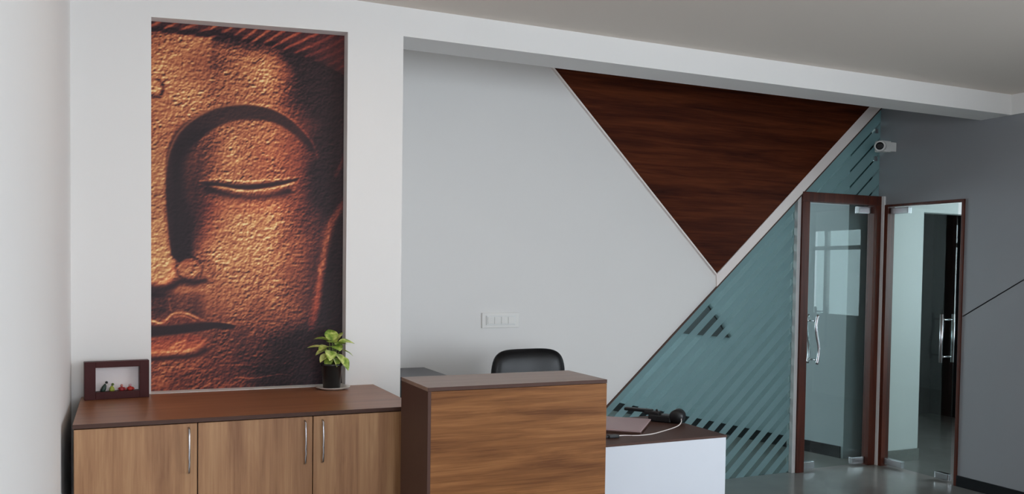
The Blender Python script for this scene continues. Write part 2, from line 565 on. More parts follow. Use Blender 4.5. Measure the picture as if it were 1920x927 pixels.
# ------------------------------------------------------------------ brown framed glass door (in the back wall)
DX0, DX1, JW = 4.606, 5.402, 0.072


def cylinder(bm, p, q, r, n=14):
    return addtube(bm, [p, q], r, n)


d1 = thing('door_1', 'glass door in a dark brown wooden frame beside the partition', 'door', ((DX0 + DX1) / 2, DB, 0), kind='structure')
hx = (DX1 - DX0) / 2
box('jamb', -hx, -hx + JW, -0.014, 0.052, 0, ZD - JW, 'frame', d1, 0.003)
box('jamb', hx - JW, hx, -0.014, 0.052, 0, ZD - JW, 'frame', d1, 0.003)
box('head', -hx, hx, -0.014, 0.052, ZD - JW, ZD, 'frame', d1, 0.003)
gl = box('door_leaf', -hx + JW + 0.006, hx - JW - 0.006, 0.026, 0.038, 0.012, ZD - JW - 0.008, 'clear', d1)
ex = hx - JW - 0.006
box('patch_fitting', ex - 0.13, ex, 0.012, 0.052, ZD - JW - 0.065, ZD - JW - 0.010, 'chrome', gl, 0.004)
box('patch_fitting', ex - 0.13, ex, 0.012, 0.052, 0.014, 0.066, 'chrome', gl, 0.004)
box('corner_lock', -ex, -ex + 0.12, 0.012, 0.052, 0.014, 0.070, 'chrome', gl, 0.004)
for side, yy in ((0, -0.018), (1, 0.082)):
    bm = bmesh.new()
    cxh = -ex + 0.092
    pts = []
    for i in range(25):
        s = i / 24
        pts.append((cxh - 0.016 * math.sin((s - 0.5) * 2 * math.pi), yy, 0.815 + 0.375 * s))
    addtube(bm, pts, 0.0105, 12)
    for s in (0.10, 0.90):
        p = pts[int(s * 24)]
        cylinder(bm, (p[0], yy, p[2]), (p[0], 0.026 if side == 0 else 0.038, p[2]), 0.007)
    obj('pull_handle', bm, 'chrome', gl)

# ------------------------------------------------------------------ second glass door (in the grey wall)
d2 = thing('door_2', 'frameless glass door with steel pulls in the grey wall', 'door', (XR, RD0, 0), kind='structure')
OW = RD0 - RD1
for y0, y1 in ((-0.030, 0.0), (-OW, -OW + 0.022)):
    box('jamb', -0.012, 0.064, y0, y1, 0, ZRD, 'frame', d2, 0.002)
box('head', -0.012, 0.064, -OW + 0.022, -0.030, ZRD - 0.016, ZRD, 'frame', d2, 0.002)
lf = box('door_leaf', 0.024, 0.036, -0.612, -0.036, 0.014, ZRD - 0.022, 'clear', d2)
box('patch_fitting', 0.010, 0.050, -0.20, -0.036, ZRD - 0.072, ZRD - 0.024, 'chrome', lf, 0.004)
box('patch_fitting', 0.010, 0.050, -0.20, -0.036, 0.014, 0.066, 'chrome', lf, 0.004)
box('corner_lock', 0.010, 0.050, -0.612, -0.50, 0.014, 0.062, 'chrome', lf, 0.004)
for xx in (-0.031, 0.091):
    bm = bmesh.new()
    cylinder(bm, (xx, -0.555, 0.87), (xx, -0.555, 1.22), 0.0115)
    for z in (0.91, 1.18):
        cylinder(bm, (xx, -0.555, z), (0.024 if xx < 0 else 0.036, -0.555, z), 0.007)
    obj('pull_handle', bm, 'chrome', lf)

# ------------------------------------------------------------------ the mural: printed bronze face
def make_mural():
    W_, H_ = 360, 690
    xs = np.linspace(283, 645, W_)
    ys = np.linspace(42, 735, H_)
    X, Y = np.meshgrid(xs, ys)
    rng = np.random.default_rng(7)

    def ss(e0, e1, v):
        t_ = np.clip((v - e0) / (e1 - e0), 0, 1)
        return t_ * t_ * (3 - 2 * t_)

    def vnoise(cx_, cy_):
        gx, gy = X / cx_, Y / cy_
        ix, iy = np.floor(gx).astype(int), np.floor(gy).astype(int)
        fx, fy = gx - ix, gy - iy
        fx, fy = fx * fx * (3 - 2 * fx), fy * fy * (3 - 2 * fy)
        T = rng.random((512, 512))
        g = lambda i, j: T[i % 512, j % 512]
        return (g(iy, ix) * (1 - fx) * (1 - fy) + g(iy, ix + 1) * fx * (1 - fy) + g(iy + 1, ix) * (1 - fx) * fy + g(iy + 1, ix + 1) * fx * fy)

    def blob(cx_, cy_, rx, ry, pw=1.0):
        return np.exp(-(((X - cx_) / rx) ** 2 + ((Y - cy_) / ry) ** 2) * pw)

    def curve(pts, n=160):
        P = np.array(pts, float)
        tt = np.concatenate([[0], np.cumsum(np.hypot(*np.diff(P, axis=0).T))])
        u = np.linspace(0, tt[-1], n)
        # Catmull-Rom through the points
        out = []
        for v in u:
            i = min(np.searchsorted(tt, v, 'right') - 1, len(P) - 2)
            s = (v - tt[i]) / (tt[i + 1] - tt[i])
            a_, b_, c_, d_ = P[max(i - 1, 0)], P[i], P[i + 1], P[min(i + 2, len(P) - 1)]
            out.append(0.5 * ((2 * b_) + (c_ - a_) * s + (2 * a_ - 5 * b_ + 4 * c_ - d_) * s * s + (3 * b_ - a_ - 3 * c_ + d_) * s ** 3))
        return np.array(out)

    def dist(pts, n=90):
        C = curve(pts, n)
        best = np.full(X.shape, 1e9)
        par = np.zeros(X.shape)
        for i in range(n - 1):
            ax, ay = C[i]
            bx, by = C[i + 1]
            dx, dy = bx - ax, by - ay
            L = dx * dx + dy * dy + 1e-9
            s = np.clip(((X - ax) * dx + (Y - ay) * dy) / L, 0, 1)
            dd = np.hypot(X - ax - s * dx, Y - ay - s * dy)
            m_ = dd < best
            best = np.where(m_, dd, best)
            par = np.where(m_, (i + s) / (n - 1), par)
        return best, par

    # hammered relief: emboss of layered noise
    h = 1.0 * vnoise(5.0, 4.2) + 0.6 * vnoise(3.0, 2.7) + 0.5 * vnoise(8.5, 6.5) + 0.3 * vnoise(20, 16)
    gy, gx = np.gradient(h)
    em = -(gx * 0.6 + gy * 1.0)
    em = em / em.std()
    patch = vnoise(70, 60)
    patch2 = vnoise(28, 28)

    L = np.full(X.shape, 0.51)
    amp = np.full(X.shape, 0.14)
    warm = np.zeros(X.shape)          # + shifts to red
    L += (patch - 0.5) * 0.16 + (patch2 - 0.5) * 0.10
    amp *= 0.65 + 0.7 * vnoise(34, 30)

    # broad modelling of the head
    L += 0.04 * ss(330, 300, X) * ss(230, 330, Y) + 0.13 * blob(440, 480, 85, 130) + 0.10 * blob(480, 410, 70, 40) + 0.10 * blob(300, 150, 60, 60)
    L += 0.10 * blob(470, 130, 45, 60) + 0.12 * blob(492, 125, 10, 35)
    L -= 0.13 * blob(396, 95, 10, 45)
    L += 0.06 * blob(350, 200, 60, 30)
    right = ss(495, 635, X + 0.10 * (Y - 400) * (Y < 400) * 0.4)
    L -= 0.38 * right
    amp *= 1 - 0.62 * right
    L -= 0.32 * ss(505, 560, X) * ss(260, 120, Y)
    L -= 0.30 * ss(560, 735, Y) * ss(395, 560, X) + 0.13 * ss(560, 735, Y)
    L -= 0.14 * blob(400, 620, 60, 60) + 0.10 * blob(480, 650, 90, 60)
    L -= 0.10 * blob(575, 330, 30, 60)
    warm += 0.5 * ss(430, 600, X) * ss(700, 300, Y) + 0.35 * ss(560, 700, Y)

    # top: hair line and slanting curls
    hair_y = 62 + 0.04 * (X - 283) + 0.0010 * np.clip(X - 430, 0, None) ** 2
    hair = ss(2, -4, Y - hair_y)
    st = np.sin((X * 0.62 + Y * 0.95 + 5 * np.sin(X / 37)) * 0.36 + 2.2 * patch)
    Lh = 0.20 + 0.26 * np.clip(st, 0, 1) ** 1.6 * ss(650, 520, X + (Y - 60)) + 0.08 * np.clip(st, 0, 1)
    L = L * (1 - hair) + Lh * hair
    amp *= 1 - 0.45 * hair
    warm += 0.6 * hair
    dd, pp = dist([(283, 56), (320, 57), (360, 58), (400, 56), (440, 62)])
    L -= 0.40 * np.exp(-(dd / 4.5) ** 2)
    dd, pp = dist([(400, 68), (460, 74), (520, 84), (580, 112), (640, 150)])
    L -= 0.26 * np.exp(-(dd / (8 + 16 * pp)) ** 2)

    # urna at the left edge
    d_ = np.hypot(X - 288, (Y - 165))
    L += 0.12 * ss(16, 6, d_)
    L -= 0.34 * np.exp(-((d_ - 17) / 3.5) ** 2) * ss(140, 165, Y + 0.6 * (X - 288))

    # brow arch: dark band running into the shadow beside the nose
    up_c = [(316, 560), (318, 500), (314, 440), (309, 380), (309, 330), (314, 290), (330, 250), (361, 218), (399, 197), (451, 187), (494, 190), (529, 205), (556, 226), (582, 256), (592, 285)]
    dd, pp = dist(up_c, 140)
    lo_c = [(360, 470), (345, 400), (340, 330), (345, 288), (366, 255), (399, 232), (443, 217), (486, 215), (525, 226), (556, 246), (580, 272)]
    U = curve(up_c, 200)
    Lc = curve(lo_c, 200)
    band, pb = dist([(338, 470), (330, 400), (325, 330), (331, 285), (349, 250), (384, 222), (428, 204), (476, 202), (520, 213), (554, 236), (582, 268)], 140)
    wid = np.interp(pb, [0, 0.25, 0.45, 0.6, 0.75, 0.9, 1], [20, 17, 20, 17, 13, 9, 5])
    inner = ss(-4, 10, X - np.interp(Y, [240, 290, 330, 400, 470], [330, 325, 325, 330, 338])) * ss(250, 290, Y)
    m_ = ss(wid + 4 + 8 * inner, wid - 3 - 16 * inner, band)
    Lb = 0.17 + 0.05 * (patch2 - 0.5)
    L = L * (1 - m_) + Lb * m_
    amp *= 1 - 0.75 * m_
    warm -= 0.35 * m_
    # bright upper rim of the arch
    rim = np.exp(-(dd / 2.6) ** 2) * ss(0.30, 0.42, pp) * np.interp(pp, [0, 0.45, 0.7, 0.85, 1], [0.6, 0.8, 1.0, 0.6, 0.25])
    L += 0.30 * rim
    warm += 0.9 * rim * ss(0.78, 0.9, pp)
    # soft socket shadow, inner corner of the eye down along the nose
    L -= 0.26 * blob(358, 320, 30, 62) + 0.26 * blob(354, 430, 26, 75) + 0.14 * blob(376, 370, 28, 40)
    warm += 0.5 * blob(375, 400, 30, 60)
    amp *= 1 - 0.55 * np.clip(blob(350, 380, 32, 100), 0, 1)
    # eyelid
    L += 0.14 * blob(428, 278, 28, 48) + 0.05 * blob(500, 280, 60, 40)
    L -= 0.12 * blob(385, 285, 22, 34)
    warm += 0.3 * blob(500, 300, 60, 60)
    L -= 0.10 * ss(555, 590, X) * ss(200, 260, Y) * ss(420, 350, Y)

    # closed eye
    sl, ps = dist([(366, 340), (395, 342), (430, 346), (465, 346), (500, 341), (535, 334), (556, 326)])
    m_ = ss(1.4, 0.2, sl / (np.interp(ps, [0, 0.12, 0.5, 0.85, 1], [1.5, 5.5, 7.5, 6, 1]) + 0.01))
    L = L * (1 - m_) + 0.14 * m_
    amp *= 1 - 0.9 * m_
    warm -= 0.4 * m_
    g1, q1 = dist([(369, 337), (395, 332), (420, 334), (455, 335), (500, 331), (546, 325), (572, 318)])
    L += 0.34 * np.exp(-(g1 / 1.7) ** 2) * ss(1.0, 0.75, q1)
    g2, q2 = dist([(382, 346), (410, 348), (435, 352), (460, 354), (485, 351), (510, 346), (546, 336)])
    L += 0.52 * np.exp(-(g2 / 2.2) ** 2) * ss(0, 0.15, q2)
    g3, q3 = dist([(385, 352), (420, 361), (460, 366), (500, 362), (535, 352)])
    m_ = np.exp(-(g3 / 7.5) ** 2)
    L -= 0.33 * m_
    amp *= 1 - 0.7 * m_
    warm += 0.5 * blob(470, 385, 80, 14)

    # nose
    nose_r = np.interp(Y, [75, 240, 290, 330, 400, 450, 490, 515, 532], [300, 300, 308, 308, 308, 312, 320, 326, 318])
    nm = ss(4, -5, X - nose_r) * ss(250, 300, Y) * ss(540, 526, Y)
    L = L * (1 - nm) + (0.60 + 0.10 * (patch2 - 0.5) + 0.08 * ss(380, 470, Y)) * nm
    amp = amp * (1 - nm) + 0.105 * nm
    warm = warm * (1 - nm) - 0.25 * nm
    tip = np.exp(-((np.hypot((X - 300), (Y - 508) * 1.05) - 20) / 7) ** 2) * ss(470, 500, Y)
    L += 0.10 * tip
    warm += 1.0 * tip * ss(300, 322, X + 0.4 * (Y - 508)) + 0.5 * ss(515, 532, Y) * nm
    wing = ss(1.15, 0.75, np.hypot((X - 351) / 20, (Y - 503) / 19))
    L = L * (1 - wing) + (0.50 + 0.14 * ss(495, 518, Y)) * wing
    warm += 0.5 * wing * ss(505, 488, Y)
    L -= 0.22 * np.exp(-((np.hypot((X - 351) / 20, (Y - 503) / 19) - 1.15) / 0.16) ** 2)
    fold, pf = dist([(378, 480), (392, 510), (395, 535)])
    L -= 0.12 * np.exp(-(fold / 9) ** 2)
    under, pu = dist([(280, 545), (310, 542), (335, 528), (360, 530), (380, 526)])
    m_ = np.exp(-(under / np.interp(pu, [0, 0.4, 1], [13, 9, 6])) ** 2)
    L = L * (1 - m_) + 0.13 * m_
    amp *= 1 - 0.8 * m_
    # philtrum and the area above the lip
    L -= 0.20 * ss(545, 556, Y) * ss(612, 596, Y) * ss(392, 360, X)
    amp *= 1 - 0.5 * ss(535, 550, Y) * ss(690, 660, Y) * ss(410, 370, X)
    L -= 0.14 * blob(298, 580, 22, 20)
    L += 0.05 * blob(385, 560, 12, 30)

    # lips
    def line(pts, wdt, a_, fade0=0.0, fade1=1.0):
        nonlocal L
        q_, t_ = dist(pts)
        L = L + a_ * np.exp(-(q_ / wdt) ** 2) * ss(-0.01, fade0 + 0.001, t_) * ss(1.01, fade1 - 0.001, t_)
    upper, pu = dist([(280, 610), (298, 614), (320, 600), (345, 602), (372, 612)])
    m_ = np.exp(-(upper / 9) ** 2)
    L = L * (1 - 0.7 * m_) + 0.34 * 0.7 * m_
    warm += 0.4 * m_
    line([(281, 599), (290, 603), (300, 606), (310, 600), (321, 590), (335, 587), (350, 590), (366, 598), (384, 606)], 2.4, 0.42, 0, 0.75)
    line([(322, 597), (338, 593), (352, 598), (364, 605)], 1.8, 0.24, 0.1, 0.8)
    line([(315, 556), (316, 572), (320, 586)], 2.0, 0.12, 0.2, 0.9)
    line([(384, 606), (410, 608), (440, 612), (465, 610)], 2.0, 0.14, 0.3, 0.8)
    gap, pg = dist([(280, 622), (320, 620), (360, 616), (400, 613), (430, 616)])
    m_ = ss(1.2, 0.5, gap / np.interp(pg, [0, 0.6, 1], [13, 10, 4]))
    L = L * (1 - m_) + 0.12 * m_
    amp *= 1 - 0.85 * m_
    warm -= 0.4 * m_
    low = ss(1.05, 0.8, np.hypot((X - 300) / 88, (Y - 644) / 22)) * ss(630, 640, Y + 0.10 * (X - 283))
    L = L * (1 - low) + (0.40 + 0.12 * ss(640, 662, Y) + 0.10 * blob(325, 652, 30, 10)) * low
    warm += 0.7 * low
    line([(282, 662), (320, 661), (350, 659), (372, 648), (386, 630)], 2.6, 0.26, 0, 0.8)
    line([(283, 668), (330, 665), (360, 660)], 1.6, 0.18)
    line([(318, 655), (330, 645), (345, 640)], 2.0, 0.22)
    line([(335, 652), (355, 645), (372, 640)], 1.6, 0.14)
    q_, t_ = dist([(280, 675), (320, 673), (360, 670), (380, 660)])
    m_ = np.exp(-(q_ / 5.5) ** 2)
    L = L * (1 - m_) + 0.15 * m_
    amp *= 1 - 0.8 * m_
    # chin
    L += 0.14 * blob(298, 716, 18, 14) + 0.08 * blob(320, 690, 50, 14)
    L -= 0.10 * ss(420, 520, X) * ss(600, 660, Y)

    # ear edge on the right
    ear, pe = dist([(646, 365), (637, 385), (622, 412), (612, 440), (606, 480), (601, 505), (594, 560), (587, 600), (584, 622)])
    L = L * (1 - 0.5 * ss(0, 8, X - np.interp(Y, [365, 412, 480, 560, 622], [650, 628, 612, 602, 592])) * ss(360, 420, Y)) + 0.0
    L += np.exp(-(ear / 7.5) ** 2) * np.interp(pe, [0, 0.2, 0.5, 0.8, 1], [0.18, 0.26, 0.28, 0.28, 0.10])
    flick = np.clip(vnoise(5, 9) - 0.55, 0, 1) * 2
    L += 0.35 * flick * np.exp(-((ear - 2) / 4.5) ** 2) * ss(0.08, 0.3, pe) * ss(0.75, 0.55, pe)
    warm += 1.0 * np.exp(-(ear / 8) ** 2) * ss(0.35, 0.9, pe) + 0.8 * np.exp(-(ear / 8) ** 2) * ss(0.12, 0.0, pe)
    e2, p2 = dist([(646, 280), (638, 300), (630, 320)])
    L += 0.18 * np.exp(-(e2 / 5) ** 2)
    warm += 0.8 * np.exp(-(e2 / 6) ** 2)
    lobe, pl = dist([(594, 655), (582, 672), (576, 700)])
    L += 0.12 * np.exp(-(lobe / 8) ** 2) * (0.5 + patch2)
    warm += 1.2 * np.exp(-(lobe / 9) ** 2)
    # thin pale scratches near the bottom
    for pts, a_ in (([(430, 713), (470, 718), (520, 712), (560, 717), (610, 714)], 0.26), ([(400, 690), (460, 691), (500, 692), (550, 691)], 0.14), ([(470, 680), (530, 678)], 0.08)):
        line(pts, 1.5, a_, 0.1, 0.9)

    L = np.clip(L, 0.09, 0.92)
    L = L + amp * em * (0.35 + 1.0 * L)
    L = np.clip(L, 0.03, 1.0)
    warm = np.clip(warm, -0.6, 1.2)
    stops = [0.0, 0.14, 0.30, 0.46, 0.62, 0.80, 1.0]
    base = np.array([(22, 16, 22), (48, 34, 38), (92, 52, 46), (152, 84, 58), (192, 120, 76), (228, 174, 108), (250, 228, 160)], float)
    red = np.array([(22, 14, 20), (56, 30, 34), (112, 46, 42), (172, 72, 52), (212, 104, 66), (236, 150, 90), (250, 205, 140)], float)
    cb = np.stack([np.interp(L, stops, base[:, i]) for i in range(3)], -1)
    crd = np.stack([np.interp(L, stops, red[:, i]) for i in range(3)], -1)
    wv = np.clip(warm * 0.75 + 0.30, 0, 1)[..., None]
    rgb = cb * (1 - wv) + crd * wv
    rgb = rgb * 0.90 + rgb.mean(-1, keepdims=True) * 0.10
    rgb = rgb / 255
    rgb = np.where(rgb <= 0.04045, rgb / 12.92, ((rgb + 0.055) / 1.055) ** 2.4)
    # grid mesh
    x0, x1, zb = 0.0, NX1 - NX0, 0.0
    gxm = np.linspace(0, 1, W_)
    gym = np.linspace(1, 0, H_)
    UX, VZ = np.meshgrid(gxm, gym)
    topz = (NZL - NZ0) * (1 - UX) + (NZR - NZ0) * UX
    co = np.stack([UX * x1, np.zeros_like(UX), VZ * topz], -1).reshape(-1, 3)
    idx = np.arange(W_ * H_).reshape(H_, W_)
    quads = np.stack([idx[1:, :-1], idx[1:, 1:], idx[:-1, 1:], idx[:-1, :-1]], -1).reshape(-1, 4)
    me = bpy.data.meshes.new('print_sheet')
    me.vertices.add(len(co))
    me.vertices.foreach_set('co', co.ravel().astype(np.float32))
    me.loops.add(quads.size)
    me.loops.foreach_set('vertex_index', quads.ravel().astype(np.int32))
    me.polygons.add(len(quads))
    me.polygons.foreach_set('loop_start', (np.arange(len(quads)) * 4).astype(np.int32))
    me.update(calc_edges=True)
    at = me.color_attributes.new('print', 'FLOAT_COLOR', 'POINT')
    full = np.concatenate([rgb.reshape(-1, 3), np.ones((len(co), 1))], -1)
    at.data.foreach_set('color', full.ravel().astype(np.float32))
    m, nt, p = newmat('bronze_face_print')
    an = nt.nodes.new('ShaderNodeAttribute')
    an.attribute_name = 'print'
    gain = nt.nodes.new('ShaderNodeVectorMath')
    gain.operation = 'SCALE'
    gain.inputs['Scale'].default_value = 1.05
    nt.links.new(an.outputs['Color'], gain.inputs[0])
    nt.links.new(gain.outputs[0], p.inputs['Base Color'])
    p.inputs['Roughness'].default_value = 0.5
    p.inputs['Specular IOR Level'].default_value = 0.25
    me.materials.append(m)
    return me


mur = thing('wall_mural', 'tall mural of half a bronze statue face with closed eye in the niche', 'mural', (NX0, DF + 0.068, NZ0))
ms = bpy.data.objects.new('print_sheet', make_mural())
COL.objects.link(ms)
ms.parent = mur
ob = obj('backing_board', addprism(bmesh.new(), [(0.001, 0), (NX1 - NX0 - 0.001, 0), (NX1 - NX0 - 0.001, NZR - NZ0 - 0.002), (0.001, NZL - NZ0 - 0.002)], 0.001, 0.007), 'edge', mur)

# ------------------------------------------------------------------ low cabinet under the mural
CX0, CX1, CY0, CY1, HC = -0.154, 1.0606, 3.2164, DF - 0.001, 0.9575
TT = 0.014
cz = thing('low_cabinet', 'walnut laminate low cabinet with three doors under the mural', 'cabinet', ((CX0 + CX1) / 2, (CY0 + CY1) / 2, 0))
hw, hd = (CX1 - CX0) / 2, (CY1 - CY0) / 2
box('worktop', -hw, hw, -hd + 0.002, hd, HC - TT, HC, 'top', cz)
box('edge_band', -hw, hw, -hd, -hd + 0.002, HC - TT, HC, 'edge', cz)
box('carcass', -hw + 0.002, hw - 0.002, -hd + 0.022, hd - 0.002, 0.08, HC - TT, 'edge', cz)
box('plinth', -hw + 0.02, hw - 0.02, -hd + 0.06, hd - 0.02, 0, 0.08, 'edge', cz)
splits = [-hw + 0.002, 0.242 - (CX0 + CX1) / 2, 0.649 - (CX0 + CX1) / 2, hw - 0.002]
hxs = [0.213, 0.619, 0.684]
for i in range(3):
    dr = box('door', splits[i] + 0.0018, splits[i + 1] - 0.0018, -hd + 0.003, -hd + 0.021, 0.085, HC - TT - 0.004, 'cabv', cz, 0.001)
    x = hxs[i] - (CX0 + CX1) / 2
    bm = bmesh.new()
    yf = -hd + 0.003
    pts = [(x, yf, 0.925), (x, yf - 0.012, 0.922)] + [(x, yf - 0.018 - 0.008 * math.sin(s / 8 * math.pi), 0.918 - s / 8 * 0.147) for s in range(9)] + [(x, yf - 0.012, 0.767), (x, yf, 0.764)]
    addtube(bm, pts, 0.0036, 10)
    obj('handle', bm, 'chrome', dr)

# ------------------------------------------------------------------ photo frame (shadow box)
pf = thing('shadow_box_frame', 'small dark maroon box frame with four tiny figures inside on the cabinet', 'picture frame', (-0.022, 3.812, HC), math.radians(6))
FW, FH, FD, BW, BT = 0.238, 0.152, 0.044, 0.040, 0.024
for x0, x1, z0, z1 in ((-FW / 2, -FW / 2 + BW, 0, FH), (FW / 2 - BW * 0.9, FW / 2, 0, FH), (-FW / 2 + BW, FW / 2 - BW * 0.9, 0, BT + 0.006), (-FW / 2 + BW, FW / 2 - BW * 0.9, FH - BT, FH)):
    box('frame_bar', x0, x1, -FD / 2, FD / 2, z0, z1, 'maroon', pf, 0.0015)
box('backing', -FW / 2 + BW - 0.002, FW / 2 - BW * 0.9 + 0.002, FD / 2 - 0.006, FD / 2 - 0.002, BT, FH - BT + 0.002, 'paper', pf)
figs = [(-0.052, 0.042, (40, 60, 52), 'long_bird'), (-0.018, 0.034, (150, 160, 60), 'green'), (0.018, 0.026, (150, 40, 44), 'red'), (0.050, 0.026, (170, 44, 34), 'red')]
for i, (fx, fh, colr, kind) in enumerate(figs):
    M['fig%d' % i] = plain('painted_figure_%d' % i, colr, 0.5, var=0.15, scale=90)
    M['figh%d' % i] = plain('painted_head_%d' % i, [(30, 34, 34), (90, 110, 50), (196, 130, 120), (190, 150, 160)][i], 0.5, var=0.1, scale=90)
    zb = BT + 0.0055
    bm = addlathe(bmesh.new(), [(0, zb), (0.0085, zb), (0.0105, zb + 0.006), (0.008, zb + fh * 0.42), (0.0035, zb + fh * 0.62), (0, zb + fh * 0.66)], 14, fx, 0.0)
    if i == 0:                    # leaning slim figure
        for v in bm.verts:
            v.co.x += (v.co.z - zb) * 0.35
            v.co.z = zb + (v.co.z - zb) * 1.15
    o = obj('figurine', bm, 'fig%d' % i, pf)
    hz = zb + fh * (0.80 if i else 0.86)
    lean = 0.0145 if i == 0 else (0.003 if i == 1 else 0)
    bm = addlathe(bmesh.new(), [(0, hz - 0.0055), (0.004, hz - 0.004), (0.0056, hz), (0.004, hz + 0.004), (0, hz + 0.0055)], 12, fx + lean, 0.0)
    obj('head', bm, 'figh%d' % i, o)
    if i >= 2:
        bm = bmesh.new()
        for s in (-1, 1):
            addtube(bm, [(fx + s * 0.006, 0, zb + 0.012), (fx + s * 0.012, -0.003, zb + 0.008), (fx + s * 0.014, -0.005, zb + 0.002)], 0.003, 8)
        obj('arms', bm, 'fig%d' % i, o)

# ------------------------------------------------------------------ potted plant on its saucer
PX, PY = 0.852, 3.795
sau = tag(obj('saucer', addlathe(bmesh.new(), [(0, 0), (0.050, 0), (0.060, 0.004), (0.074, 0.010), (0.076, 0.0125), (0.072, 0.012), (0.056, 0.006), (0, 0.005)], 40), 'ceramic'),
          'round white ceramic saucer under the black plant pot', 'saucer')
sau.location = (PX, PY, HC)
pl = thing('potted_plant', 'small leafy green plant in a black pot on the white saucer', 'potted plant', (PX - 0.006, PY - 0.004, HC + 0.006))
obj('pot', addlathe(bmesh.new(), [(0, 0), (0.036, 0), (0.038, 0.003), (0.046, 0.098), (0.049, 0.099), (0.049, 0.110), (0.045, 0.110), (0.044, 0.092), (0, 0.090)], 36), 'pot', pl)
obj('soil', addlathe(bmesh.new(), [(0.0, 0.094), (0.02, 0.097), (0.0445, 0.0915)], 20), 'soil', pl)

m, nt, p = newmat('variegated_leaf')
tc = nt.nodes.new('ShaderNodeTexCoord')
oi = nt.nodes.new('ShaderNodeObjectInfo')
n1 = nt.nodes.new('ShaderNodeTexNoise')
n1.inputs['Scale'].default_value = 38
n1.inputs['Detail'].default_value = 3
ad = nt.nodes.new('ShaderNodeMath')
ad.operation = 'MULTIPLY_ADD'
ad.inputs[1].default_value = 0.22
cr = nt.nodes.new('ShaderNodeValToRGB')
e = cr.color_ramp.elements
e[0].position, e[0].color = 0.40, lin((96, 130, 48))
e[1].position, e[1].color = 0.78, lin((228, 232, 150))
x_ = e.new(0.58)
x_.color = lin((158, 182, 80))
nt.links.new(tc.outputs['Object'], n1.inputs['Vector'])
nt.links.new(oi.outputs['Random'], ad.inputs[0])
nt.links.new(n1.outputs[0], ad.inputs[2])
nt.links.new(ad.outputs[0], cr.inputs[0])
nt.links.new(cr.outputs[0], p.inputs['Base Color'])
p.inputs['Roughness'].default_value = 0.35
p.inputs['Subsurface Weight'].default_value = 0.0
M['leaf'] = m
M['stem'] = plain('leaf_stem', (120, 140, 70), 0.5, var=0.1, scale=60)


def leaf_mesh(length, width, droop, fold):
    """heart shaped blade from (0,0,0) along +x, with a raised fold and a drooping tip"""
    bm = bmesh.new()
    N = 9
    rows = []
    for i in range(N):
        s = i / (N - 1)
        wd = width * 0.5 * (math.sin(math.pi * min(1, s ** 0.72)) ** 0.8 if 0 < s < 1 else 0.0)
        zc = -droop * s * s * length
        row = []
        for j in range(5):
            tj = (j - 2) / 2
            row.append(bm.verts.new((s * length - (0.10 * length * abs(tj) if s < 0.3 else 0) * (1 - s / 0.3 if s < 0.3 else 0), wd * tj, zc + fold * wd * abs(tj) - 0.15 * wd * tj * tj)))
        rows.append(row)
    for A_, B2 in zip(rows, rows[1:]):
        for j in range(4):
            f_ = bm.faces.new((A_[j], A_[j + 1], B2[j + 1], B2[j]))
            f_.smooth = True
    bmesh.ops.remove_doubles(bm, verts=bm.verts[:], dist=1e-5)
    return bm


# (tip direction azimuth deg, elevation deg, base x, z of attachment, length, width)
leaves = [(185, 12, -0.030, 0.182, 0.072, 0.040), (195, -18, -0.028, 0.176, 0.050, 0.036), (150, 30, -0.012, 0.205, 0.060, 0.042), (100, 50, 0.004, 0.212, 0.062, 0.046),
          (40, 45, 0.012, 0.205, 0.062, 0.044), (-10, 22, 0.030, 0.195, 0.058, 0.044), (-25, -5, 0.034, 0.170, 0.056, 0.044), (-35, -40, 0.036, 0.130, 0.055, 0.042),
          (-80, 5, 0.008, 0.188, 0.052, 0.044), (-100, -20, -0.010, 0.165, 0.052, 0.042), (-120, -48, -0.014, 0.140, 0.048, 0.038), (-60, -20, 0.016, 0.150, 0.052, 0.042),
          (-95, 25, -0.002, 0.205, 0.056, 0.046), (-140, 8, -0.018, 0.185, 0.056, 0.040), (-45, 25, 0.018, 0.190, 0.050, 0.042), (-75, -35, 0.006, 0.135, 0.044, 0.036),
          (200, -35, -0.022, 0.150, 0.044, 0.034), (70, 10, 0.010, 0.180, 0.040, 0.036)]
random.seed(4)
for az, el, bx, bz, ln, wd in leaves:
    o = obj('leaf', leaf_mesh(ln * 1.12, wd * 1.3, random.uniform(0.15, 0.45), random.uniform(0.25, 0.6)), 'leaf', pl)
    by = 0.012 * math.sin(math.radians(az)) - 0.004
    o.location = (bx, by, bz)
    o.rotation_euler = (math.radians(random.uniform(-25, 25)), math.radians(-el), math.radians(az))
    bm = addtube(bmesh.new(), [(bx * 0.3, by * 0.3, 0.092), (bx * 0.45, by * 0.5, 0.092 + (bz - 0.092) * 0.55), (bx, by, bz)], [0.0022, 0.0018, 0.0014], 6)
    obj('stem', bm, 'stem', pl)

# ------------------------------------------------------------------ reception counter
KX0, KX1, KY0, KY1, HK = 0.9557, 1.6677, 2.7948, 3.1042, 1.0894
kt = thing('reception_counter', 'tall reception counter with teak grained front and brown top', 'counter', ((KX0 + KX1) / 2, (KY0 + KY1) / 2, 0))
kw, kd = (KX1 - KX0) / 2, (KY1 - KY0) / 2
box('counter_top', -kw, kw, -kd + 0.002, kd, HK - 0.013, HK, 'ktop', kt)
box('edge_band', -kw, kw, -kd, -kd + 0.002, HK - 0.013, HK, 'edge', kt)
box('front_panel', -kw + 0.012, kw - 0.0, -kd + 0.001, -kd + 0.019, 0.02, HK - 0.0145, 'counterh', kt, 0.001)
box('side_panel', -kw, -kw + 0.012, -kd, kd, 0, HK - 0.0135, 'edge', kt, 0.001)
box('side_panel', kw - 0.018, kw - 0.001, -kd + 0.02, kd, 0, HK - 0.0135, 'edge', kt, 0.001)
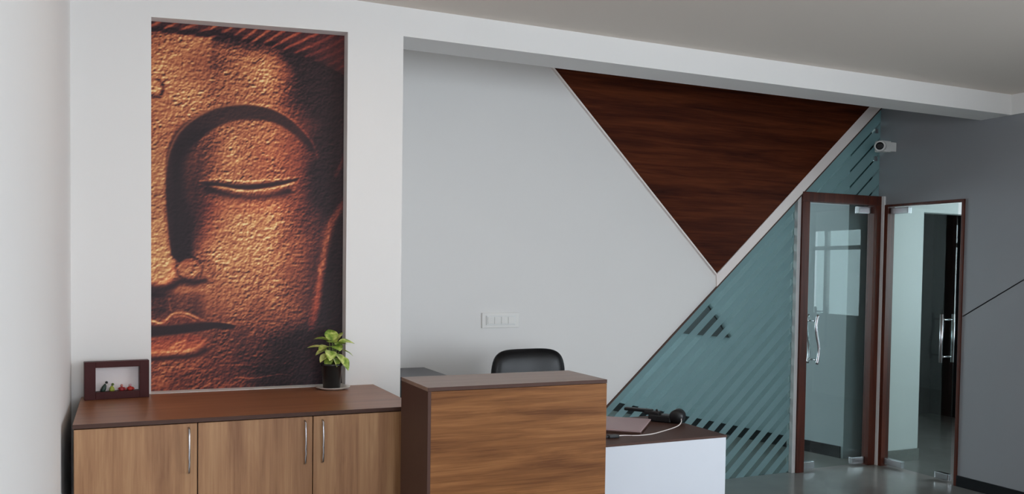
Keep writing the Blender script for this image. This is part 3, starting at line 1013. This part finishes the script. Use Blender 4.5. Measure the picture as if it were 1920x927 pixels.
box('back_panel', -kw + 0.013, kw - 0.019, kd - 0.018, kd - 0.001, 0.02, HK - 0.0135, 'edge', kt)

# ------------------------------------------------------------------ white desk joined to the counter
HW = 0.7675
dk = thing('office_desk', 'white fronted desk with brown top beside the counter', 'desk', (2.08, 3.38, 0))
dx0, dx1, dy0, dy1 = 1.670 - 2.08, 2.4817 - 2.08, 3.1026 - 3.38, 3.66 - 3.38
box('desk_top', dx0, dx1, dy0, dy1, HW - 0.010, HW, 'edge', dk, 0.001)
box('front_panel', dx0, dx1 - 0.004, dy0 + 0.001, dy0 + 0.019, 0.0, HW - 0.0105, 'laminate', dk, 0.001)
box('side_panel', dx1 - 0.022, dx1 - 0.005, dy0 + 0.0195, dy1, 0.0, HW - 0.0105, 'laminate', dk, 0.001)

# ------------------------------------------------------------------ things on the desk
rot = math.atan2(0.33, 0.29)
lp = thing('laptop', 'thin closed pinkish grey laptop lying on the desk', 'laptop', (2.115, 3.245, HW), rot)
box('base', 0, 0.34, 0, 0.235, 0.0, 0.008, 'edge', lp, 0.003)
box('lid', 0, 0.34, 0, 0.235, 0.0085, 0.016, 'pinkgrey', lp, 0.003)

hs = thing('handheld_device', 'black handheld device with flat handle and round head on the desk', 'device', (2.425, 3.46, HW), math.radians(128))
# handle on +x
bm = bmesh.new()
addbox(bm, 0.09, 0.235, -0.016, 0.016, 0.040, 0.056, 0.006)
obj('grip', bm, 'black', hs)
bm = addbox(bmesh.new(), -0.01, 0.105, -0.035, 0.030, 0.0, 0.036, 0.008)
addbox(bm, 0.05, 0.13, -0.020, 0.020, 0.030, 0.050, 0.006)
obj('body', bm, 'black', hs)
bm = addlathe(bmesh.new(), [(0, -0.036), (0.026, -0.036), (0.033, -0.030), (0.034, 0.024), (0.026, 0.032), (0, 0.032)], 24)
bmesh.ops.rotate(bm, verts=bm.verts[:], cent=(0, 0, 0), matrix=Matrix.Rotation(math.radians(90), 3, 'X'))
bmesh.ops.translate(bm, verts=bm.verts[:], vec=(-0.035, 0, 0.0345))
obj('head', bm, 'black', hs)
bm = addlathe(bmesh.new(), [(0, 0), (0.005, 0), (0.006, 0.005), (0.003, 0.009), (0, 0.010)], 12, 0.07, 0.0)
bmesh.ops.translate(bm, verts=bm.verts[:], vec=(0, 0, 0.050))
obj('button', bm, 'black', hs)

cb_ = thing('charging_cable', 'thin white cable with a black plug trailing across the desk', 'cable', (0, 0, HW))
pts = [(2.44, 3.395, 0.030), (2.425, 3.372, 0.018), (2.392, 3.345, 0.008), (2.34, 3.318, 0.003), (2.26, 3.275, 0.0025), (2.17, 3.232, 0.0025), (2.09, 3.222, 0.0025), (2.03, 3.245, 0.0025), (1.985, 3.232, 0.006)]
# smooth the cable path
sm = []
for i in range(len(pts) - 1):
    p_ = [Vector(pts[max(i - 1, 0)]), Vector(pts[i]), Vector(pts[i + 1]), Vector(pts[min(i + 2, len(pts) - 1)])]
    for kk in range(6):
        s = kk / 6
        sm.append(0.5 * ((2 * p_[1]) + (p_[2] - p_[0]) * s + (2 * p_[0] - 5 * p_[1] + 4 * p_[2] - p_[3]) * s * s + (3 * p_[1] - p_[0] - 3 * p_[2] + p_[3]) * s ** 3))
sm.append(Vector(pts[-1]))
obj('cord', addtube(bmesh.new(), sm, 0.0024, 8), 'cable', cb_)
bm = addbox(bmesh.new(), 1.935, 1.985, 3.212, 3.238, 0.0, 0.014, 0.004)
addbox(bm, 1.918, 1.937, 3.219, 3.231, 0.003, 0.010, 0.002)
obj('plug', bm, 'black', cb_)

# ------------------------------------------------------------------ side cabinet at the back wall
sc_ = thing('side_cabinet', 'low charcoal cabinet against the back wall behind the counter', 'cabinet', (1.43, 4.74, 0))
box('cabinet_top', -0.235, 0.235, -0.205, 0.21, 0.882, 0.90, 'greybox', sc_, 0.002)
box('body', -0.228, 0.228, -0.195, 0.205, 0.0, 0.8815, 'black', sc_, 0.002)

# ------------------------------------------------------------------ office chair
ch = thing('office_chair', 'black leather office chair with rounded back behind the counter', 'chair', (2.13, 4.30, 0), math.radians(4))


def pad(w_, h_, t_, rad, bulge, curve):
    """rounded rectangular cushion in the x/z plane, front towards -y"""
    bm = bmesh.new()
    NX, NZ = 22, 20
    gf, gb = [], []
    for side in (0, 1):
        G = []
        for j in range(NZ + 1):
            row = []
            for i in range(NX + 1):
                u = -1 + 2 * i / NX
                v = -1 + 2 * j / NZ
                # squircle mapping keeps rounded corners
                rr = 1.0 / max(1e-6, (abs(u) ** 5 + abs(v) ** 5) ** 0.2) if (u or v) else 1
                m_ = max(abs(u), abs(v))
                x, z = u * rr * m_ * w_ / 2, v * rr * m_ * h_ / 2
                edge = (1 - m_ ** 4)
                yy = (-1 if side == 0 else 1) * (t_ / 2) * (0.25 + 0.75 * edge ** 0.5) + curve * (x / (w_ / 2)) ** 2 * -1
                if side == 0:
                    yy -= bulge * edge
                row.append(bm.verts.new((x, yy, z)))
            G.append(row)
        for j in range(NZ):
            for i in range(NX):
                q = [G[j][i], G[j][i + 1], G[j + 1][i + 1], G[j + 1][i]]
                f_ = bm.faces.new(q if side == 0 else q[::-1])
                f_.smooth = True
        (gf if side == 0 else gb).append(G)
    F, Bk = gf[0], gb[0]
    ring = lambda G: [G[0][i] for i in range(NX)] + [G[j][NX] for j in range(NZ)] + [G[NZ][i] for i in range(NX, 0, -1)] + [G[j][0] for j in range(NZ, 0, -1)]
    a_, b_ = ring(F), ring(Bk)
    for i in range(len(a_)):
        f_ = bm.faces.new((a_[i], b_[i], b_[(i + 1) % len(a_)], a_[(i + 1) % len(a_)]))
        f_.smooth = True
    return bm


bm = pad(0.482, 0.56, 0.06, 0.1, 0.015, 0.03)
bmesh.ops.translate(bm, verts=bm.verts[:], vec=(0, 0.16, 0.765))
obj('backrest', bm, 'leather', ch)
bm = pad(0.46, 0.46, 0.08, 0.1, 0.015, 0.0)
bmesh.ops.rotate(bm, verts=bm.verts[:], cent=(0, 0, 0), matrix=Matrix.Rotation(math.radians(-90), 3, 'X'))
bmesh.ops.translate(bm, verts=bm.verts[:], vec=(0, -0.10, 0.46))
obj('seat', bm, 'leather', ch)
for s in (-1, 1):
    bm = addtube(bmesh.new(), [(s * 0.20, 0.10, 0.44), (s * 0.265, 0.06, 0.52), (s * 0.27, 0.04, 0.63), (s * 0.265, -0.05, 0.66), (s * 0.262, -0.20, 0.655)], 0.016, 10)
    obj('armrest', bm, 'black', ch)
obj('back_bracket', addbox(bmesh.new(), -0.04, 0.04, 0.13, 0.21, 0.40, 0.62, 0.01), 'black', ch)
obj('gas_column', addlathe(bmesh.new(), [(0, 0.09), (0.032, 0.09), (0.032, 0.25), (0.022, 0.25), (0.022, 0.415), (0, 0.415)], 20), 'chrome', ch)
for k_ in range(5):
    an = k_ * 2 * math.pi / 5 + 0.3
    ca, sa = math.cos(an), math.sin(an)
    obj('leg', addtube(bmesh.new(), [(0.02 * ca, 0.02 * sa, 0.11), (0.15 * ca, 0.15 * sa, 0.10), (0.27 * ca, 0.27 * sa, 0.075)], [0.024, 0.02, 0.014], 10), 'black', ch)
    bm = addlathe(bmesh.new(), [(0, -0.02), (0.022, -0.02), (0.027, -0.012), (0.027, 0.012), (0.022, 0.02), (0, 0.02)], 18)
    bmesh.ops.rotate(bm, verts=bm.verts[:], cent=(0, 0, 0), matrix=Matrix.Rotation(math.radians(90), 3, 'X'))
    bmesh.ops.rotate(bm, verts=bm.verts[:], cent=(0, 0, 0), matrix=Matrix.Rotation(an, 3, 'Z'))
    bmesh.ops.translate(bm, verts=bm.verts[:], vec=(0.27 * ca, 0.27 * sa, 0.027))
    obj('caster', bm, 'black', ch)

# ------------------------------------------------------------------ warm fill lamp added out of view to tint the upper wall
cl = thing('added_fill_lamp', 'square warm fill lamp added out of view in front of the mural wall', 'lamp', (0.95, 2.75, ZC))
bm = bmesh.new()
for q in ((-0.16, 0.16, -0.16, -0.145), (-0.16, 0.16, 0.145, 0.16), (-0.16, -0.145, -0.145, 0.145), (0.145, 0.16, -0.145, 0.145)):
    addbox(bm, *q, -0.035, -0.001)
obj('fill_frame', bm, 'alu', cl)
m, nt, p = newmat('fill_diffuser')
p.inputs['Base Color'].default_value = (0.8, 0.8, 0.8, 1)
p.inputs['Emission Color'].default_value = (1.0, 0.70, 0.45, 1)
p.inputs['Emission Strength'].default_value = 12.0
M['fill_glow'] = m
box('diffuser', -0.145, 0.145, -0.145, 0.145, -0.028, -0.012, 'fill_glow', cl)

# ------------------------------------------------------------------ switch plate on the back wall
sw = thing('switch_plate', 'off white modular switch plate on the wall above the chair', 'switch plate', (2.168, DB, 1.18))
box('plate', -0.127, 0.127, -0.0095, 0, -0.048, 0.048, 'switch', sw, 0.003)
box('rim', -0.100, 0.100, -0.014, -0.0095, -0.030, 0.030, 'whiteplastic', sw, 0.002)
for i in range(4):
    x = -0.092 + i * 0.047
    box('rocker', x, x + 0.043, -0.018, -0.0135, -0.022, 0.022, 'switch', sw, 0.0015)

# ------------------------------------------------------------------ security camera in the corner
cc = thing('security_camera', 'small white security camera high in the corner by the glass', 'camera', (5.365, 4.86, 2.482))
box('bracket', -0.004, 0.0549, -0.030, 0.030, -0.035, 0.035, 'whiteplastic', cc, 0.003)
box('housing', -0.105, -0.003, -0.036, 0.036, -0.043, 0.043, 'whiteplastic', cc, 0.012)
aim = Vector((-0.80, -0.58, -0.10)).normalized()
base = Vector((-0.088, -0.012, 0.0))
obj('barrel', addtube(bmesh.new(), [base, base + aim * 0.062, base + aim * 0.068], [0.041, 0.041, 0.036], 24), 'whiteplastic', cc)
obj('lens', addtube(bmesh.new(), [base + aim * 0.06, base + aim * 0.0695, base + aim * 0.073], [0.029, 0.029, 0.020], 20), 'lens', cc)

# ------------------------------------------------------------------ greenery outside the side window
tree = thing('garden_tree', 'green leafy tree outside mirrored in the glass door', 'tree', (10.6, 1.2, 0))
M['foliage'] = plain('garden_foliage', (74, 112, 54), 0.6, var=0.5, scale=9)
M['bark'] = plain('tree_bark', (80, 66, 52), 0.9, var=0.2, scale=20)
obj('trunk', addtube(bmesh.new(), [(0, 0, 0), (0.03, 0, 0.7), (0, 0.03, 1.5)], [0.08, 0.06, 0.04], 10), 'bark', tree)
random.seed(11)
bm = bmesh.new()
for i in range(900):
    th, ph, rr = random.uniform(0, 6.28), random.uniform(-1, 1), random.uniform(0.25, 1) ** 0.5
    c_ = Vector((0.65 * rr * math.cos(th) * math.sqrt(1 - ph * ph), 0.75 * rr * math.sin(th) * math.sqrt(1 - ph * ph), 1.5 + 0.75 * rr * ph))
    R_ = Matrix.Rotation(random.uniform(0, 6.28), 3, 'Z') @ Matrix.Rotation(random.uniform(-1, 1), 3, 'X')
    vs = [bm.verts.new(c_ + R_ @ Vector(v)) for v in ((-0.07, 0, 0), (0, -0.03, 0.01), (0.07, 0, 0), (0, 0.03, 0.01))]
    bm.faces.new(vs)
fo = obj('foliage', bm, 'foliage', tree)
fo['kind'] = 'stuff'
